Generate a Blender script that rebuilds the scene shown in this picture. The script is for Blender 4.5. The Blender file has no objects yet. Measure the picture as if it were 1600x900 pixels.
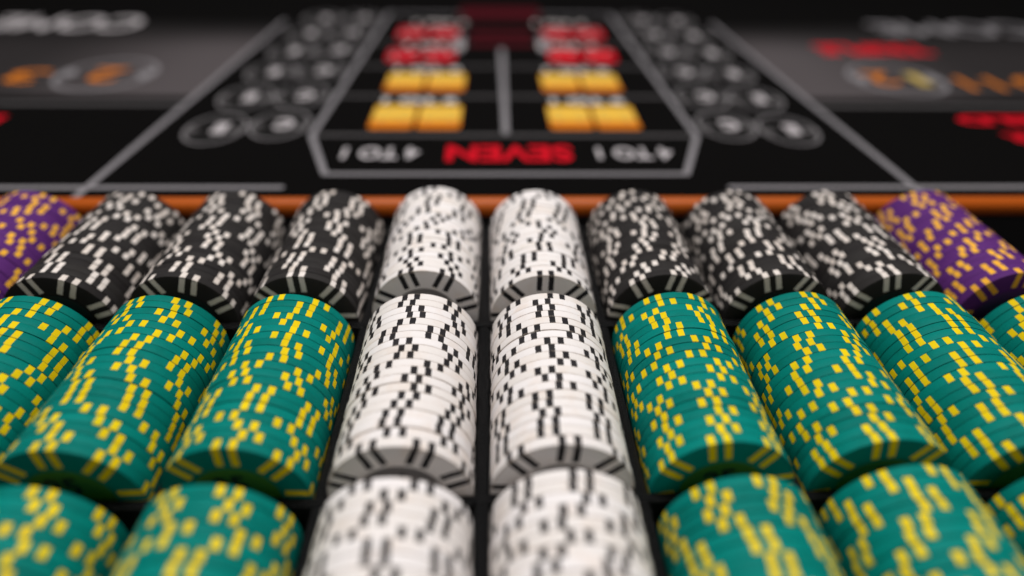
import bpy, bmesh, math, random
from math import pi, sin, cos, radians
from mathutils import Vector, Euler, Matrix
random.seed(11)
S = bpy.context.scene
COL = S.collection
MM = 0.001

# ------------------------------------------------------------------ camera, world, lamps, exposure
cam_d = bpy.data.cameras.new("camera")
cam = bpy.data.objects.new("camera", cam_d)
COL.objects.link(cam)
cam.location = (3.40 * MM, -109.4 * MM, 145.1 * MM)
cam.rotation_euler = (Euler((0, 0, -0.0351)).to_matrix() @ Euler((pi / 2 - 0.6140, 0, 0)).to_matrix()
                      @ Euler((0, 0, 0.0151)).to_matrix()).to_euler()
cam_d.sensor_width = 36
cam_d.lens = 22.54
cam_d.clip_start = 0.005
cam_d.clip_end = 50
cam_d.dof.use_dof = True
cam_d.dof.focus_distance = 0.205
cam_d.dof.aperture_fstop = 2.6
S.camera = cam

W = bpy.data.worlds.new("World")
S.world = W
W.use_nodes = True
W.node_tree.nodes["Background"].inputs[0].default_value = (0.95, 0.97, 1.0, 1)
W.node_tree.nodes["Background"].inputs[1].default_value = 0.03

def area(name, loc, target, sx, sy, power, col):
    d = bpy.data.lights.new(name, 'AREA')
    d.shape = 'RECTANGLE'
    d.size, d.size_y, d.energy, d.color = sx, sy, power, col
    o = bpy.data.objects.new(name, d)
    COL.objects.link(o)
    o.location = loc
    v = [target[i] - loc[i] for i in range(3)]
    import mathutils
    o.rotation_euler = mathutils.Vector(v).to_track_quat('-Z', 'Y').to_euler()
    return o

area("ceiling_lamp", (0.0, 0.30, 1.25), (0, 0.08, 0), 1.0, 0.5, 19.8, (1.0, 0.966, 0.952))
area("front_fill_light", (0.1, -1.3, 1.3), (0, 0.05, 0), 0.8, 0.5, 5.0, (1.0, 0.985, 0.98))  # unseen fill light, added to brighten the chips' front faces

S.view_settings.view_transform = 'Standard'
S.view_settings.look = 'None'
S.view_settings.exposure = 0
S.view_settings.gamma = 1
S.cycles.use_denoising = True
S.cycles.max_bounces = 8

# ------------------------------------------------------------------ materials
def newmat(name, rough=0.5, spec=0.5):
    m = bpy.data.materials.new(name)
    m.use_nodes = True
    nt = m.node_tree
    b = nt.nodes["Principled BSDF"]
    b.inputs["Roughness"].default_value = rough
    b.inputs["Specular IOR Level"].default_value = spec
    return m, nt, b

def math_n(nt, op, a, b=None, c=None):
    n = nt.nodes.new("ShaderNodeMath")
    n.operation = op
    for i, v in enumerate((a, b, c)):
        if v is None:
            continue
        if isinstance(v, (int, float)):
            n.inputs[i].default_value = v
        else:
            nt.links.new(v, n.inputs[i])
    return n.outputs[0]

def noise(nt, vec, scale, detail=3.0, rough=0.5):
    n = nt.nodes.new("ShaderNodeTexNoise")
    n.inputs["Scale"].default_value = scale
    n.inputs["Detail"].default_value = detail
    n.inputs["Roughness"].default_value = rough
    if vec is not None:
        nt.links.new(vec, n.inputs["Vector"])
    return n

def mixc(nt, fac, a, b, mode='MIX'):
    n = nt.nodes.new("ShaderNodeMix")
    n.data_type = 'RGBA'
    n.blend_type = mode
    for sock, v in ((n.inputs[0], fac), (n.inputs[6], a), (n.inputs[7], b)):
        if isinstance(v, (int, float)):
            sock.default_value = v
        elif isinstance(v, tuple):
            sock.default_value = (*v, 1)
        else:
            nt.links.new(v, sock)
    return n.outputs[2]

def bump(nt, b, h, strength, dist):
    n = nt.nodes.new("ShaderNodeBump")
    n.inputs["Strength"].default_value = strength
    n.inputs["Distance"].default_value = dist
    nt.links.new(h, n.inputs["Height"])
    nt.links.new(n.outputs[0], b.inputs["Normal"])

def simple(name, col, rough=0.6, spec=0.4, var=0.15, scale=300, bstr=0.0):
    m, nt, b = newmat(name, rough, spec)
    tc = nt.nodes.new("ShaderNodeTexCoord")
    n = noise(nt, tc.outputs["Object"], scale, 4)
    lo = tuple(c * (1 - var) for c in col)
    hi = tuple(min(1, c * (1 + var)) for c in col)
    nt.links.new(mixc(nt, n.outputs[0], lo, hi), b.inputs["Base Color"])
    if bstr:
        bump(nt, b, n.outputs[0], bstr, 0.0005)
    return m

def chip_mat(name, base_a, base_b, spot_a, spot_b, dirt, rim, rough=0.62, spec=0.08):
    """clay chip: eight pairs of bars set into the rim; coordinates are the chip's own"""
    m, nt, b = newmat(name, rough, spec)
    tc = nt.nodes.new("ShaderNodeTexCoord")
    at = nt.nodes.new("ShaderNodeAttribute")
    at.attribute_name = "chip_co"
    ar = nt.nodes.new("ShaderNodeAttribute")
    ar.attribute_name = "chip_rnd"
    co = at.outputs["Vector"]
    sep = nt.nodes.new("ShaderNodeSeparateXYZ")
    nt.links.new(co, sep.inputs[0])
    x, y, z = sep.outputs
    info = nt.nodes.new("ShaderNodeObjectInfo")
    rnd = math_n(nt, 'FRACT', math_n(nt, 'ADD', info.outputs["Random"], ar.outputs["Fac"]))
    # a noise field that differs from chip to chip
    comb = nt.nodes.new("ShaderNodeCombineXYZ")
    nt.links.new(math_n(nt, 'MULTIPLY', rnd, 7.3), comb.inputs[0])
    nt.links.new(math_n(nt, 'MULTIPLY', rnd, 3.1), comb.inputs[2])
    vadd = nt.nodes.new("ShaderNodeVectorMath")
    vadd.operation = 'ADD'
    nt.links.new(co, vadd.inputs[0])
    nt.links.new(comb.outputs[0], vadd.inputs[1])
    nz = noise(nt, vadd.outputs[0], 900, 2)
    r = math_n(nt, 'SQRT', math_n(nt, 'ADD', math_n(nt, 'MULTIPLY', x, x), math_n(nt, 'MULTIPLY', z, z)))
    a = math_n(nt, 'ARCTAN2', x, z)
    a = math_n(nt, 'ADD', a, 2 * pi + pi / 8)
    a = math_n(nt, 'SUBTRACT', math_n(nt, 'MODULO', a, pi / 4), pi / 8)
    u = math_n(nt, 'MULTIPLY', r, math_n(nt, 'SINE', a))
    v = math_n(nt, 'MULTIPLY', r, math_n(nt, 'COSINE', a))
    u = math_n(nt, 'ABSOLUTE', u)
    wob = math_n(nt, 'MULTIPLY', math_n(nt, 'SUBTRACT', nz.outputs[0], 0.5), 0.00035)
    du = math_n(nt, 'ADD', math_n(nt, 'ABSOLUTE', math_n(nt, 'SUBTRACT', u, 0.00205)), wob)
    mask = math_n(nt, 'MULTIPLY', math_n(nt, 'LESS_THAN', du, 0.00096),
                  math_n(nt, 'GREATER_THAN', v, 0.0127))
    big = noise(nt, vadd.outputs[0], 120, 4, 0.6)
    base = mixc(nt, rnd, base_a, base_b)
    spot = mixc(nt, rnd, spot_a, spot_b)
    col = mixc(nt, mask, base, spot)
    # grime worn into the clay
    ramp = nt.nodes.new("ShaderNodeMapRange")
    ramp.inputs[1].default_value, ramp.inputs[2].default_value = 0.50, 0.78
    nt.links.new(big.outputs[0], ramp.inputs[0])
    col = mixc(nt, math_n(nt, 'MULTIPLY', ramp.outputs[0], 0.7), col, dirt, 'MULTIPLY')
    # rubbed rims: dirt along the two edges of the band
    edge = nt.nodes.new("ShaderNodeMapRange")
    edge.inputs[1].default_value, edge.inputs[2].default_value = 0.00122, 0.00160
    nt.links.new(math_n(nt, 'ABSOLUTE', y), edge.inputs[0])
    wear = noise(nt, vadd.outputs[0], 420, 4, 0.65)
    wr = nt.nodes.new("ShaderNodeMapRange")
    wr.inputs[1].default_value, wr.inputs[2].default_value = 0.40, 0.62
    nt.links.new(wear.outputs[0], wr.inputs[0])
    onband = math_n(nt, 'GREATER_THAN', r, 0.0188)
    ew = math_n(nt, 'MULTIPLY', math_n(nt, 'MULTIPLY', edge.outputs[0], wr.outputs[0]), math_n(nt, 'MULTIPLY', onband, 0.55))
    col = mixc(nt, ew, col, rim)
    fine = noise(nt, vadd.outputs[0], 2600, 3)
    col = mixc(nt, 0.22, col, fine.outputs[0], 'SOFT_LIGHT')
    nt.links.new(col, b.inputs["Base Color"])
    h = math_n(nt, 'ADD', math_n(nt, 'MULTIPLY', fine.outputs[0], 0.35), big.outputs[0])
    bump(nt, b, h, 0.18, 0.0004)
    nt.links.new(math_n(nt, 'ADD', math_n(nt, 'MULTIPLY', big.outputs[0], 0.25), rough - 0.12), b.inputs["Roughness"])
    return m

M = {}
M['green'] = chip_mat("green_clay", (0.0001, 0.160, 0.134), (0.0001, 0.208, 0.176), (0.76, 0.54, 0.004), (0.84, 0.62, 0.006), (0.55, 0.70, 0.65), (0.004, 0.10, 0.085))
M['white'] = chip_mat("white_clay", (0.78, 0.735, 0.70), (0.83, 0.795, 0.785), (0.020, 0.019, 0.021), (0.030, 0.028, 0.030), (0.90, 0.80, 0.70), (0.55, 0.46, 0.38))
M['black'] = chip_mat("black_clay", (0.022, 0.020, 0.020), (0.030, 0.028, 0.027), (0.70, 0.63, 0.57), (0.78, 0.72, 0.67), (0.8, 0.75, 0.7), (0.045, 0.040, 0.038))
M['purple'] = chip_mat("purple_clay", (0.090, 0.022, 0.145), (0.108, 0.027, 0.172), (0.85, 0.42, 0.04), (0.90, 0.47, 0.05), (0.7, 0.65, 0.7), (0.09, 0.03, 0.13))
M['inlay_white'] = simple("grey_inlay", (0.16, 0.15, 0.145), 0.35, 0.5, 0.1)
M['inlay_green'] = simple("olive_inlay", (0.05, 0.16, 0.012), 0.35, 0.5, 0.1)
M['inlay_black'] = simple("black_inlay", (0.02, 0.02, 0.02), 0.35, 0.5, 0.1)
M['inlay_purple'] = simple("plum_inlay", (0.08, 0.02, 0.12), 0.35, 0.5, 0.1)
M['ink'] = simple("black_ink", (0.012, 0.012, 0.012), 0.4, 0.4, 0.1)

def plastic():
    m, nt, b = newmat("textured_black_plastic", 0.38, 0.26)
    tc = nt.nodes.new("ShaderNodeTexCoord")
    n = noise(nt, tc.outputs["Object"], 2200, 2, 0.6)
    nt.links.new(mixc(nt, n.outputs[0], (0.0015, 0.0015, 0.0018), (0.006, 0.006, 0.0065)), b.inputs["Base Color"])
    bump(nt, b, n.outputs[0], 1.0, 0.0012)
    return m
M['plastic'] = plastic()

def wood():
    m, nt, b = newmat("varnished_orange_wood", 0.4, 0.18)
    tc = nt.nodes.new("ShaderNodeTexCoord")
    mp = nt.nodes.new("ShaderNodeMapping")
    mp.inputs["Scale"].default_value = (9, 420, 420)
    nt.links.new(tc.outputs["Object"], mp.inputs[0])
    n = noise(nt, mp.outputs[0], 1.0, 5, 0.6)
    n2 = noise(nt, tc.outputs["Object"], 14, 2)
    c = mixc(nt, n.outputs[0], (0.30, 0.052, 0.005), (0.60, 0.135, 0.009))
    c = mixc(nt, math_n(nt, 'MULTIPLY', n2.outputs[0], 0.5), c, (0.34, 0.06, 0.006))
    nt.links.new(c, b.inputs["Base Color"])
    b.inputs["Coat Weight"].default_value = 0.06
    b.inputs["Coat Roughness"].default_value = 0.22
    return m
M['wood'] = wood()

def felt():
    m, nt, b = newmat("black_layout_cloth", 0.9, 0.03)
    tc = nt.nodes.new("ShaderNodeTexCoord")
    n = noise(nt, tc.outputs["Object"], 1500, 3)
    n2 = noise(nt, tc.outputs["Object"], 9, 3)
    c = mixc(nt, n.outputs[0], (0.0015, 0.0014, 0.0014), (0.0045, 0.0042, 0.004))
    c = mixc(nt, math_n(nt, 'MULTIPLY', n2.outputs[0], 0.3), c, (0.005, 0.0045, 0.0045))
    nt.links.new(c, b.inputs["Base Color"])
    bump(nt, b, n.outputs[0], 0.3, 0.0004)
    return m
M['felt'] = felt()
def ink(name, col):
    return simple(name, col, 0.85, 0.08, 0.12, 700)
M['line'] = ink("grey_print", (0.21, 0.20, 0.21))
M['dimline'] = ink("dark_grey_print", (0.075, 0.071, 0.072))
M['letter'] = ink("pale_grey_print", (0.48, 0.45, 0.46))
M['panel'] = None
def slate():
    """colour fade: slate next to the inner border, near black further out and towards the far end"""
    m, nt, b = newmat("slate_fade", 0.85, 0.08)
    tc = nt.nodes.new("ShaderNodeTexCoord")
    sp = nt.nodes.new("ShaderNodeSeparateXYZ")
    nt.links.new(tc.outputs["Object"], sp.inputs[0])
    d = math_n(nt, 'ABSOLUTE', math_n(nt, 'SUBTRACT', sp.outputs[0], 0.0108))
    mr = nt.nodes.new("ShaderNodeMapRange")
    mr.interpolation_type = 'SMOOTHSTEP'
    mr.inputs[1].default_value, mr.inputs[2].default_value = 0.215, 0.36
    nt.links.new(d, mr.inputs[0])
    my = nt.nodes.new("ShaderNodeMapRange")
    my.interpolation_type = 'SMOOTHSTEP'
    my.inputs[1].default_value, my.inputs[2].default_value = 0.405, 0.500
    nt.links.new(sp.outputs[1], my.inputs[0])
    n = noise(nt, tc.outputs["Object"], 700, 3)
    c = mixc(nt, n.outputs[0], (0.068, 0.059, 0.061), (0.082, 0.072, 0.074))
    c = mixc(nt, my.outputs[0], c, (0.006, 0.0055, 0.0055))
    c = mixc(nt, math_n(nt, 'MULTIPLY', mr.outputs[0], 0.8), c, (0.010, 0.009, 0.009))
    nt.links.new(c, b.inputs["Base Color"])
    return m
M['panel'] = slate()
M['disc'] = ink("charcoal_print", (0.008, 0.0075, 0.0075))
M['ring'] = ink("light_grey_print", (0.20, 0.19, 0.195))
M['red'] = ink("red_print", (0.55, 0.004, 0.014))
M['dark_red'] = ink("maroon_print", (0.060, 0.003, 0.007))
M['rose'] = ink("rose_print", (0.40, 0.030, 0.040))
M['yellow'] = ink("yellow_print", (0.70, 0.42, 0.055))
M['orange'] = ink("orange_print", (0.55, 0.16, 0.012))
M['pale_yellow'] = ink("pale_yellow_print", (0.45, 0.33, 0.09))
M['white_ink'] = ink("white_print", (0.62, 0.58, 0.56))

# ------------------------------------------------------------------ helpers
def link(o, parent=None):
    COL.objects.link(o)
    if parent is not None:
        o.parent = parent
    return o

def obj_bm(name, bm, mats, parent=None, loc=(0, 0, 0), smooth=True, angle=35):
    me = bpy.data.meshes.new(name)
    bmesh.ops.recalc_face_normals(bm, faces=bm.faces[:])
    bm.to_mesh(me)
    bm.free()
    for m in (mats if isinstance(mats, (list, tuple)) else [mats]):
        me.materials.append(m)
    if smooth:
        for p in me.polygons:
            p.use_smooth = True
        me.set_sharp_from_angle(angle=radians(angle))
    o = bpy.data.objects.new(name, me)
    o.location = loc
    return link(o, parent)

def tag(o, label=None, cat=None, group=None, kind=None):
    for k, v in (("label", label), ("category", cat), ("group", group), ("kind", kind)):
        if v:
            o[k] = v
    return o

def empty(name, loc):
    o = bpy.data.objects.new(name, None)
    o.empty_display_size = 0.01
    o.location = loc
    return link(o)

def add_box(bm, x0, x1, y0, y1, z0, z1, bev=0.0, seg=2):
    vs = [bm.verts.new((x * MM, y * MM, z * MM)) for z in (z0, z1) for y in (y0, y1) for x in (x0, x1)]
    F = [(0, 2, 3, 1), (4, 5, 7, 6), (0, 1, 5, 4), (2, 6, 7, 3), (0, 4, 6, 2), (1, 3, 7, 5)]
    fs = [bm.faces.new([vs[i] for i in f]) for f in F]
    if bev:
        es = list({e for f in fs for e in f.edges})
        bmesh.ops.bevel(bm, geom=es, offset=bev * MM, segments=seg, affect='EDGES', profile=0.5)

def extrude_profile(bm, prof, y0, y1):
    """closed profile (x, z) swept along y"""
    a = [bm.verts.new((x * MM, y0 * MM, z * MM)) for x, z in prof]
    b = [bm.verts.new((x * MM, y1 * MM, z * MM)) for x, z in prof]
    n = len(prof)
    for i in range(n):
        j = (i + 1) % n
        bm.faces.new((a[i], a[j], b[j], b[i]))
    bm.faces.new(a)
    bm.faces.new(b[::-1])

# ------------------------------------------------------------------ the setting: the table body
R = 19.5          # chip radius, mm
P = 43.35         # spacing of the columns
LEN = 66.0
ROW = {'middle': (0.0, LEN), 'back': (76.5, 76.5 + LEN), 'front': (-7.64 - LEN, -7.64)}
HALF = 4.5 * P + 20.0 + 4.0
ZC = 5.0          # height of the layout cloth
bm = bmesh.new()
# an L-shaped section: low shelf under the chip tray, raised deck beyond it
prof = [(-90, -60), (900, -60), (900, 3.4), (157.4, 3.4), (157.4, -25.2), (-90, -25.2)]
a = [bm.verts.new((-0.8, y * MM, z * MM)) for y, z in prof]
b = [bm.verts.new((0.8, y * MM, z * MM)) for y, z in prof]
for i in range(6):
    j = (i + 1) % 6
    bm.faces.new((a[i], a[j], b[j], b[i]))
bm.faces.new(a)
bm.faces.new(b[::-1])
add_box(bm, -790, 790, 150.3, 157.0, -25.1, 0.9)
tb = obj_bm("table_surface", bm, simple("dark_table_paint", (0.012, 0.011, 0.011), 0.6, 0.3, 0.2, 60), smooth=False)
tag(tb, kind="structure")

# ------------------------------------------------------------------ wooden rail
bm = bmesh.new()
prof = []
rr = 4.3
for i in range(40):
    t = 2 * pi * i / 40
    prof.append((153.2 + rr * cos(t), 5.9 + rr * sin(t)))
a = [bm.verts.new((-0.8, y * MM, z * MM)) for y, z in prof]
b = [bm.verts.new((0.8, y * MM, z * MM)) for y, z in prof]
for i in range(40):
    j = (i + 1) % 40
    bm.faces.new((a[i], a[j], b[j], b[i]))
bm.faces.new(a)
bm.faces.new(b[::-1])
rail = obj_bm("wooden_rail", bm, M['wood'])
tag(rail, "rounded orange wooden rail running behind the chip tray", "rail")

# ------------------------------------------------------------------ chip tray
tray = empty("chip_tray", (0, 0, -25.2 * MM))
tag(tray, "black textured plastic chip tray with round troughs and thin dividers", "chip tray")
def tray_part(name, bm):
    o = obj_bm(name, bm, M['plastic'], tray, (0, 0, 25.2 * MM))
    return o
RC = 19.75
FT = -2.6         # height of the divider tops
def trough_profile():
    pts = []
    zb = -25.0
    nb = 24
    half = P / 2 - RC
    pts.append((-HALF + 2.0, zb))
    pts.append((-HALF + 2.0, FT))
    for k in range(10):
        xc = (k - 4.5) * P
        f0 = math.asin(min(1, (-FT) / RC))
        for i in range(nb + 1):
            phi = -(pi / 2 - f0) + (pi - 2 * f0) * i / nb
            pts.append((xc + RC * sin(phi), -RC * cos(phi)))
        if k < 9:
            # rounded top of the fin between two troughs
            xl = xc + RC * cos(f0)
            xr = xc + P - RC * cos(f0)
            m = (xl + xr) / 2
            w = (xr - xl) / 2
            for i in range(1, 6):
                t = pi - pi * i / 6
                pts.append((m + w * cos(t), FT + 2.1 * sin(t)))
    pts.append((HALF - 2.0, FT))
    pts.append((HALF - 2.0, zb))
    return pts
TP = trough_profile()
for y0, y1 in ((-2.9 - 81, -2.9), (0.0 - 0.15, 72.6), (76.0, 146.2)):
    bm = bmesh.new()
    extrude_profile(bm, TP, y0, y1)
    tray_part("trough_row", bm)
for y0, y1 in ((-2.88, -0.2), (72.65, 75.95)):
    bm = bmesh.new()
    add_box(bm, -HALF + 1.9, HALF - 1.9, y0, y1, -25.0, 0.1, 0.9, 3)
    tray_part("crossbar", bm)
for y0, y1 in ((146.25, 148.1), (-86.6, -83.95)):
    bm = bmesh.new()
    add_box(bm, -HALF - 0.5, HALF + 0.5, y0, y1, -25.1, -1.6, 0.8, 3)
    tray_part("end_wall", bm)
for s in (-1, 1):
    bm = bmesh.new()
    xs = sorted((s * (HALF - 1.95), s * (HALF + 1.2)))
    add_box(bm, xs[0], xs[1], -83.9, 146.2, -25.05, -0.9, 0.8, 3)
    tray_part("side_wall", bm)

# ------------------------------------------------------------------ chips
TH = 3.22          # thickness
def chip_mesh(mat, name):
    bm = bmesh.new()
    n = 120
    h = TH / 2
    bev = 0.17
    # radius, y  (front face at -y); the face has a shallow recess for the inlay
    prof = [(11.7, -h + 0.22), (12.0, -h), (R - bev, -h), (R - bev * .3, -h + bev * .3), (R, -h + bev),
            (R, h - bev), (R - bev * .3, h - bev * .3), (R - bev, h), (12.0, h), (11.7, h - 0.22)]
    rings = []
    for r, y in prof:
        rings.append([bm.verts.new((r * MM * sin(2 * pi * i / n), y * MM, r * MM * cos(2 * pi * i / n))) for i in range(n)])
    for a, b in zip(rings, rings[1:]):
        for i in range(n):
            j = (i + 1) % n
            bm.faces.new((a[i], a[j], b[j], b[i]))
    bm.faces.new(rings[0][::-1])
    bm.faces.new(rings[-1])
    me = bpy.data.meshes.new(name)
    bmesh.ops.recalc_face_normals(bm, faces=bm.faces[:])
    bm.to_mesh(me)
    bm.free()
    me.materials.append(mat)
    for p in me.polygons:
        p.use_smooth = True
    me.set_sharp_from_angle(angle=radians(30))
    at = me.attributes.new("chip_co", 'FLOAT_VECTOR', 'POINT')
    for v in me.vertices:
        at.data[v.index].vector = v.co
    ar = me.attributes.new("chip_rnd", 'FLOAT', 'POINT')
    return me

CH = {k: chip_mesh(M[k], "poker_chip") for k in ('green', 'white', 'black', 'purple')}

def text_mesh(body, size, mat, name, bold=0.0, sx=1.0, depth=0.00004):
    cu = bpy.data.curves.new(name, 'FONT')
    cu.body = body
    cu.size = size * MM
    cu.align_x = 'CENTER'
    cu.align_y = 'CENTER'
    cu.offset = bold * MM
    cu.extrude = depth
    cu.resolution_u = 4
    o = bpy.data.objects.new(name, cu)
    COL.objects.link(o)
    dg = bpy.context.evaluated_depsgraph_get()
    dg.update()
    me = bpy.data.meshes.new_from_object(o.evaluated_get(dg))
    bpy.data.objects.remove(o)
    bpy.data.curves.remove(cu)
    xs = [v.co.x for v in me.vertices]
    ys = [v.co.y for v in me.vertices]
    cx, cy = (min(xs) + max(xs)) / 2, (min(ys) + max(ys)) / 2
    for v in me.vertices:
        v.co.x = (v.co.x - cx) * sx
        v.co.y -= cy
    me.materials.clear()
    me.materials.append(mat)
    me.name = name
    return me

def inlay_mesh(mat):
    bm = bmesh.new()
    bmesh.ops.create_cone(bm, cap_ends=True, segments=64, radius1=11.6 * MM, radius2=11.6 * MM, depth=0.1 * MM)
    bmesh.ops.rotate(bm, verts=bm.verts[:], cent=(0, 0, 0), matrix=__import__('mathutils').Matrix.Rotation(pi / 2, 3, 'X'))
    me = bpy.data.meshes.new("inlay")
    bm.to_mesh(me)
    bm.free()
    me.materials.append(mat)
    return me
IN = {k: inlay_mesh(M['inlay_' + k]) for k in CH}
NUM = {k: text_mesh(t, s, M['ink'], "numeral", 0.25) for k, t, s in
       (('green', '25', 9), ('white', '1', 10), ('black', '100', 6), ('purple', '500', 6))}

ORD = ["front", "second", "third", "fourth", "fifth", "sixth", "seventh", "eighth", "ninth", "tenth", "eleventh",
       "twelfth", "thirteenth", "fourteenth", "fifteenth", "sixteenth", "seventeenth", "eighteenth", "nineteenth", "rearmost"]
LOOK = {'green': "green chip with yellow spots", 'white': "white chip with black spots",
        'black': "black chip with white spots", 'purple': "purple chip with orange spots"}
GROUP = {'green': "green chips with yellow edge spots", 'white': "white chips with black edge spots",
         'black': "black chips with white edge spots", 'purple': "purple chips with orange edge spots"}
SIDE = {'white': {}, }

def stack_words(color, row, col):
    side = "left" if col < 0 else "right"
    if color in ('white', 'purple'):
        return "%s %s stack" % (side, color)
    k = int(abs(col) - 1.5)
    last = {('middle', -1): 2, ('middle', 1): 3, ('back', -1): 2, ('back', 1): 2, ('front', -1): 1, ('front', 1): 2}[(row, -1 if col < 0 else 1)]
    word = "innermost" if k == 0 else ("outermost" if k == last else ("second" if k == 1 else "third"))
    return "%s %s %s stack" % (word, side, color)

def label_for(color, row, col, i, n):
    st = stack_words(color, row, col)
    if row == 'front' or (row, col) in (('middle', -3.5), ('middle', 4.5)):
        k = n - 1 - i
        pos = "rearmost" if k == 0 else "%s from rear" % ORD[k]
    else:
        pos = "front" if i == 0 else ("rearmost" if i == n - 1 else "%s from front" % ORD[i])
    return "%s, %s, %s, %s row" % (LOOK[color], pos, st, row)

PLAN = []
# stacks that do not sit quite flush with their neighbours, mm along the trough
SHIFT = {('back', -0.5): 3.0, ('front', -2.5): -2.6, ('front', -1.5): -2.7, ('front', -0.5): -1.6, ('front', 1.5): -2.6,
         ('back', 0.5): -0.15, ('middle', -2.5): 0.0, ('middle', -1.5): 0.0}
def make_stack(color, row, col, n=20, phase=None):
    rnd = random.Random(int((col + 10) * 7919) + {'front': 1, 'middle': 2, 'back': 3}[row] * 104711)
    y0, y1 = ROW[row]
    pitch = LEN / 20
    slack = 20 * (pitch - TH) * 0.95
    gaps = [rnd.random() ** 4 * 1.3 + 0.10 for _ in range(n)]
    sg = sum(gaps)
    gaps = [g * slack * n / 20 / sg for g in gaps]
    y = y0 + SHIFT.get((row, col), 0.0)
    ph = rnd.random() * pi / 4
    for i in range(n):
        q = rnd.random()
        if q < 0.06:
            ph += radians(rnd.uniform(1.5, 6.5)) * rnd.choice((-1, 1))
        elif q < 0.13:
            ph += radians(rnd.uniform(-1, 1))
        else:
            ph = rnd.random() * pi / 4
        if i == 0 and phase is not None:
            ph = radians(phase)
        yy = y + TH / 2
        y += TH + gaps[i]
        jx, jz = rnd.gauss(0, 0.10), rnd.random() ** 3 * 0.35 - 0.10
        loc = Vector(((col * P + jx) * MM, yy * MM, jz * MM))
        rot = Euler((radians(rnd.gauss(0, .07)), ph + rnd.randrange(8) * pi / 4, radians(rnd.gauss(0, .09))))
        PLAN.append((color, row, col, i, n, loc, rot, rnd.uniform(-3, 3)))

# the 300 chips that show largest in the photograph, as index ranges along each stack
SHOWN = {('back', -4.5): (0, 0), ('back', -3.5): (0, 14), ('back', -2.5): (0, 14), ('back', -1.5): (0, 11),
         ('back', -0.5): (0, 8), ('back', 0.5): (0, 6), ('back', 1.5): (0, 8), ('back', 2.5): (0, 11),
         ('back', 3.5): (0, 12), ('back', 4.5): (0, 12), ('front', -2.5): (13, 20), ('front', 1.5): (11, 20),
         ('front', 2.5): (11, 20), ('front', 3.5): (18, 20), ('middle', -3.5): (8, 20), ('middle', 4.5): (19, 20)}
def is_shown(p):
    lo, hi = SHOWN.get((p[1], p[2]), (12, 20) if p[1] == 'front' else (0, 20))
    return lo <= p[3] < hi

def build_chips():
    for p in filter(is_shown, PLAN):
        color, row, col, i, n, loc, rot, spin = p
        o = bpy.data.objects.new("poker_chip", CH[color])
        o.location = loc
        o.rotation_euler = rot
        link(o)
        tag(o, label_for(color, row, col, i, n), "poker chip", GROUP[color])
        if i == 0 and row != 'front':
            il = bpy.data.objects.new("inlay", IN[color])
            il.location = (0, (-TH / 2 + 0.16) * MM, 0)
            link(il, o)
            nm = bpy.data.objects.new("numeral", NUM[color])
            t = radians(spin * 12) - rot.y       # printed off-centre, turned with the chip
            nm.rotation_euler = (pi / 2, t, 0)
            nm.location = (5.2 * MM * sin(t), -0.10 * MM, 5.2 * MM * cos(t))
            link(nm, il)
    # the rest, smallest in the picture, as one object
    kinds = list(CH)
    V, F, CO, RN, MI = [], [], [], [], []
    for p in PLAN:
        if is_shown(p):
            continue
        me = CH[p[0]]
        mat = Matrix.LocRotScale(p[5], p[6], None)
        base = len(V)
        r = random.random()
        for v in me.vertices:
            V.append(mat @ v.co)
            CO.append(v.co)
            RN.append(r)
        for f in me.polygons:
            F.append([base + k for k in f.vertices])
            MI.append(kinds.index(p[0]))
    me = bpy.data.meshes.new("poker_chips")
    me.from_pydata(V, [], F)
    for k in kinds:
        me.materials.append(M[k])
    me.attributes.new("chip_co", 'FLOAT_VECTOR', 'POINT')
    me.attributes["chip_co"].data.foreach_set("vector", [c for v in CO for c in v])
    me.attributes.new("chip_rnd", 'FLOAT', 'POINT')
    me.attributes["chip_rnd"].data.foreach_set("value", RN)
    me.polygons.foreach_set("material_index", MI)
    for f in me.polygons:
        f.use_smooth = True
    me.set_sharp_from_angle(angle=radians(30))
    o = link(bpy.data.objects.new("poker_chips", me))
    tag(o, "blurred chips at the far ends of the back stacks and along the left and right edges", "poker chips", kind="stuff")

for c in (-3.5, -2.5, -1.5, 1.5, 2.5, 3.5, 4.5):
    make_stack('green', 'middle', c, phase={-1.5: 2, -2.5: -2, 1.5: -12, 2.5: -12}.get(c))
make_stack('white', 'middle', -0.5, phase=22)
make_stack('white', 'middle', 0.5, phase=3)
for c in (-2.5, -1.5, 1.5, 2.5, 3.5):
    make_stack('green', 'front', c)
make_stack('white', 'front', -0.5)
make_stack('white', 'front', 0.5)
for c in (-3.5, -2.5, -1.5, 1.5, 2.5, 3.5):
    make_stack('black', 'back', c)
make_stack('white', 'back', -0.5, phase=-18)
make_stack('white', 'back', 0.5, phase=0)
for c in (-4.5, 4.5):
    make_stack('purple', 'back', c)
build_chips()

# ------------------------------------------------------------------ craps layout: printed cloth
lay = empty("craps_layout", (0, 430 * MM, ZC * MM))
tag(lay, "black craps layout cloth printed with grey lines, dice and bet names", "craps layout")
def lay_obj(o):
    COL.objects.link(o)
    o.parent = lay
    o.location = (o.location[0], o.location[1] - 430 * MM, o.location[2] - ZC * MM)
    return o
bm = bmesh.new()
add_box(bm, -780, 780, 157.7, 890, 3.5, ZC, 0.3, 2)
cloth = obj_bm("cloth", bm, M['felt'], lay, (0, -430 * MM, -ZC * MM))

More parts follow.
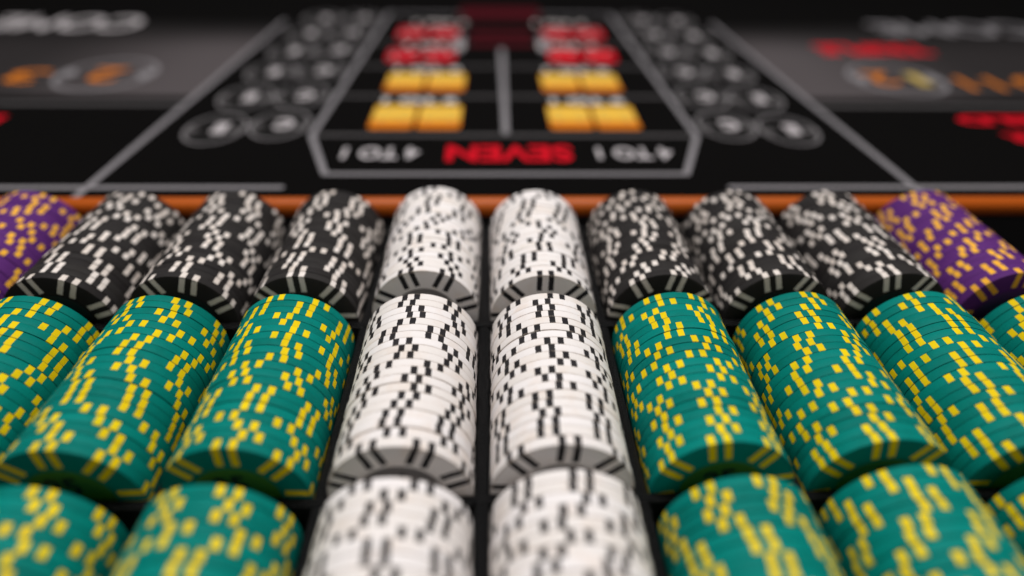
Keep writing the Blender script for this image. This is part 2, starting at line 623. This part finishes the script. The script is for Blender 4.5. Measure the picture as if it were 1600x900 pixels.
Z1 = ZC + 0.06
def poly_obj(name, polys, mats, z=Z1, thick=0.05):
    """flat print: each entry (points, material index)"""
    bm = bmesh.new()
    for k, (pts, mi) in enumerate(polys):
        zz = z + thick
        vs = [bm.verts.new((x * MM, y * MM, (zz + 0.02 * mi) * MM)) for x, y in pts]
        f = bm.faces.new(vs)
        f.normal_update()
        if f.normal.z < 0:
            f.normal_flip()
        f.material_index = mi
    me = bpy.data.meshes.new(name)
    bm.to_mesh(me)
    bm.free()
    for m in mats:
        me.materials.append(m)
    o = bpy.data.objects.new(name, me)
    return lay_obj(o)

def arc(cx, cy, rx, ry, a0, a1, n=10):
    return [(cx + rx * cos(a0 + (a1 - a0) * i / n), cy + ry * sin(a0 + (a1 - a0) * i / n)) for i in range(n + 1)]

def round_rect(x0, x1, y0, y1, r):
    return (arc(x1 - r, y1 - r, r, r, 0, pi / 2, 5) + arc(x0 + r, y1 - r, r, r, pi / 2, pi, 5) +
            arc(x0 + r, y0 + r, r, r, pi, 1.5 * pi, 5) + arc(x1 - r, y0 + r, r, r, 1.5 * pi, 2 * pi, 5))

def line(name, pts, w, mat, z=Z1):
    """a printed line with round ends: one mesh"""
    bm = bmesh.new()
    for k, ((x0, y0), (x1, y1)) in enumerate(zip(pts, pts[1:])):
        t = math.atan2(y1 - y0, x1 - x0)
        out = arc(x1, y1, w / 2, w / 2, t - pi / 2, t + pi / 2, 8) + arc(x0, y0, w / 2, w / 2, t + pi / 2, t + 1.5 * pi, 8)
        bm.faces.new([bm.verts.new((x * MM, y * MM, (z + 0.015 * k) * MM)) for x, y in out])
    me = bpy.data.meshes.new(name)
    bm.to_mesh(me)
    bm.free()
    me.materials.append(mat)
    return lay_obj(bpy.data.objects.new(name, me))

def ring_pts(bm, cx, cy, rx, ry, w, z, mi, n=48):
    o = [bm.verts.new(((cx + rx * cos(2 * pi * i / n)) * MM, (cy + ry * sin(2 * pi * i / n)) * MM, z * MM)) for i in range(n)]
    q = [bm.verts.new(((cx + (rx - w) * cos(2 * pi * i / n)) * MM, (cy + (ry - w) * sin(2 * pi * i / n)) * MM, z * MM)) for i in range(n)]
    for i in range(n):
        j = (i + 1) % n
        f = bm.faces.new((o[i], o[j], q[j], q[i]))
        f.material_index = mi

def fit_text(me, w, h):
    xs = [v.co.x for v in me.vertices]
    ys = [v.co.y for v in me.vertices]
    fx, fy = w * MM / (max(xs) - min(xs)), h * MM / (max(ys) - min(ys))
    for v in me.vertices:
        v.co.x *= fx
        v.co.y *= fy

def word(body, x, y, w, h, mat, bold=0.5, z=Z1 + 0.25, name="lettering"):
    me = text_mesh(body, h * 1.3, mat, name, bold)
    fit_text(me, w, h)
    o = bpy.data.objects.new(name, me)
    o.location = (x * MM, y * MM, z * MM)
    o.rotation_euler = (0, 0, pi)            # the layout is read from the far side
    return lay_obj(o)

CX = 10.8
# slate field panels and lines on both sides
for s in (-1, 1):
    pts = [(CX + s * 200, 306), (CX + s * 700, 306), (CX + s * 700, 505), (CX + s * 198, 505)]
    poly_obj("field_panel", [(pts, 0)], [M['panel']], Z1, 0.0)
    line("border_line", [(CX + s * 202, 292), (CX + s * 760, 292)], 5.5, M['dimline'], Z1 + 0.08)
    line("border_line", [(CX + s * 202, 164), (CX + s * 196, 512)], 3.8, M['line'], Z1 + 0.12)
    line("border_line", [(CX + s * 110, 174.5), (CX + s * 760, 174.5)], 3.6, M['line'], Z1 + 0.04)

# proposition box
line("box_outline", [(CX - 92, 189.5), (CX + 91.5, 189.5), (CX + 110, 240), (CX + 106, 545), (CX - 106, 545), (CX - 110, 240), (CX - 92, 189.5)], 3.4, M['line'], Z1 + 0.05)
for y in (241, 308, 375, 440):
    line("box_divider", [(CX - 107, y), (CX + 107, y)], 3.8, M['dimline'], Z1)
line("box_divider", [(CX, 245), (CX, 420)], 4.0, M['line'], Z1 + 0.18)
word("SEVEN", CX + 1.5, 215, 68, 21, M['red'], 0.9)
for s in (-1, 1):
    word("4 TO 1", CX + s * 68.5 + 1.0, 215, 41, 15, M['letter'], 0.5)

def die(x0, x1, y0, y1, body, edge, pipm, pips):
    polys = [(round_rect(x0, x1, y0, y1, 3.5), 0), (round_rect(x0 + 0.4, x1 - 0.4, y0 + 13, y1 - 0.4, 3.5), 1)]
    cx, cy = (x0 + x1) / 2, (y0 + y1) / 2 + 3
    spots = {2: [(-1, -1), (1, 1)], 3: [(-1, -1), (0, 0), (1, 1)], 4: [(-1, -1), (1, 1), (-1, 1), (1, -1)],
             5: [(-1, -1), (1, 1), (-1, 1), (1, -1), (0, 0)]}[pips]
    for px, py in spots:
        polys.append((arc(cx + px * 7, cy + py * 8, 2.0, 2.2, 0, 2 * pi * 11 / 12, 11), 2))
    return poly_obj("printed_die", polys, [edge, body, pipm], Z1 + 0.1)
for s in (-1, 1):
    for k in range(2):
        lo = 26.5 + 28 * k
        x0, x1 = (CX + lo, CX + lo + 26) if s > 0 else (CX - lo - 26, CX - lo)
        die(x0, x1, 250, 290, M['yellow'], M['orange'], M['pale_yellow'], 5 if s < 0 else 4)
        die(x0, x1, 318, 356, M['yellow'], M['orange'], M['pale_yellow'], 3)
        xr0, xr1 = (x0 + 10, x1 + 8) if s > 0 else (x0 - 8, x1 - 10)
        die(xr0, xr1, 388, 420, M['rose'] if s < 0 else M['red'], M['red'], M['white_ink'], 2)
        die(xr0, xr1, 456, 490, M['rose'], M['red'], M['white_ink'], 3)
    for y, t in ((299, "9 TO 1"), (366, "9 TO 1"), (432, "7 TO 1"), (508, "7 TO 1")):
        word(t, CX + s * 54, y, 48, 10, M['white_ink'], 0.8)
    poly_obj("price_block", [(round_rect(CX + s * 35 - 4, CX + s * 35 + 4, 414, 462, 2), 0)], [M['line']], Z1 + 0.1)
poly_obj("red_bar", [(round_rect(CX - 27, CX + 27, 432, 446, 2), 0)], [M['dark_red']], Z1 + 0.2)
poly_obj("red_bar", [(round_rect(CX - 27, CX + 27, 462, 480, 2), 0)], [M['dark_red']], Z1 + 0.2)
poly_obj("red_bar", [(round_rect(CX - 38, CX + 38, 528, 572, 2), 0)], [M['dark_red']], Z1 + 0.2)

# two columns of ringed letters on each side
for s in (-1, 1):
    for k in range(2):
        for r in range(6):
            cx = CX + s * (167 - 0.6 * r if k == 0 else 132 - 0.4 * r)
            cy = 250 + 54.5 * r + (7 if k == 1 else 0) * (1 if r == 0 else .5)
            bm = bmesh.new()
            vs = [bm.verts.new((x * MM, y * MM, (Z1 + 0.10) * MM)) for x, y in arc(cx, cy, 16.2, 22.0, 0, 2 * pi * 47 / 48, 47)]
            bm.faces.new(vs).material_index = 0
            ring_pts(bm, cx, cy, 17.2, 23.4, 1.5, Z1 + 0.14, 1)
            for q in (-1, 1):                # small arrow beads at the sides of the ring
                f = bm.faces.new([bm.verts.new(((cx + q * px) * MM, (cy - 3 + py) * MM, (Z1 + 0.18) * MM)) for px, py in
                                  ((15.5, -6), (15.5, 6), (12, 5), (8.5, 0), (12, -5))])
                f.material_index = 2
            for f in bm.faces:
                f.normal_update()
                if f.normal.z < 0:
                    f.normal_flip()
            me = bpy.data.meshes.new("printed_circle")
            bm.to_mesh(me)
            bm.free()
            me.materials.append(M['disc'])
            me.materials.append(M['ring'])
            me.materials.append(M['dimline'])
            o = lay_obj(bpy.data.objects.new("printed_circle", me))
            t = text_mesh("E" if k == 0 else "C", 19, M['letter'], "letter", 1.3, 0.75)
            lo = bpy.data.objects.new("letter", t)
            lo.rotation_euler = (0, 0, pi)
            lo.location = ((cx + 2.5) * MM, cy * MM, (Z1 + 0.3) * MM)
            link(lo, o)

# field bets on the slate panels
def field_ring(cx, cy):
    bm = bmesh.new()
    ring_pts(bm, cx, cy, 33, 36, 3.0, Z1 + 0.1, 0, 64)
    for q in (-1, 1):
        f = bm.faces.new([bm.verts.new(((cx + q * px) * MM, (cy + py) * MM, (Z1 + 0.14) * MM)) for px, py in
                          ((31, -12), (31, 12), (25, 8), (20, 0), (25, -8))])
        f.normal_update()
        if f.normal.z < 0:
            f.normal_flip()
    me = bpy.data.meshes.new("field_ring")
    bm.to_mesh(me)
    bm.free()
    me.materials.append(M['line'])
    return lay_obj(bpy.data.objects.new("field_ring", me))
field_ring(-267, 352)
word("2", -267, 350, 22, 30, M['orange'], 0.5, name="field_number")
word("3", -319, 346, 24, 28, M['orange'], 0.4, name="field_number")
word("4", -363, 346, 24, 28, M['orange'], 0.4, name="field_number")
field_ring(295, 349)
word("2", 284, 349, 20, 28, M['orange'], 0.4, name="field_number")
word("1", 310, 347, 9, 28, M['pale_yellow'], 0.8, name="field_number")
word("11", 350, 338, 26, 28, M['orange'], 0.4, name="field_number")
word("10", 394, 338, 34, 28, M['orange'], 0.4, name="field_number")
word("COME", -372, 498, 128, 46, M['letter'], 1.2)
word("COME", 428, 498, 150, 44, M['line'], 1.2)
word("TRIPLE", 316, 426, 92, 28, M['red'], 1.6)
word("FIELD", -318, 262, 66, 16, M['red'], 1.0)
word("FIELD", 324, 266, 68, 14, M['red'], 1.0)
word("BAR", 318, 238, 32, 14, M['red'], 0.7)
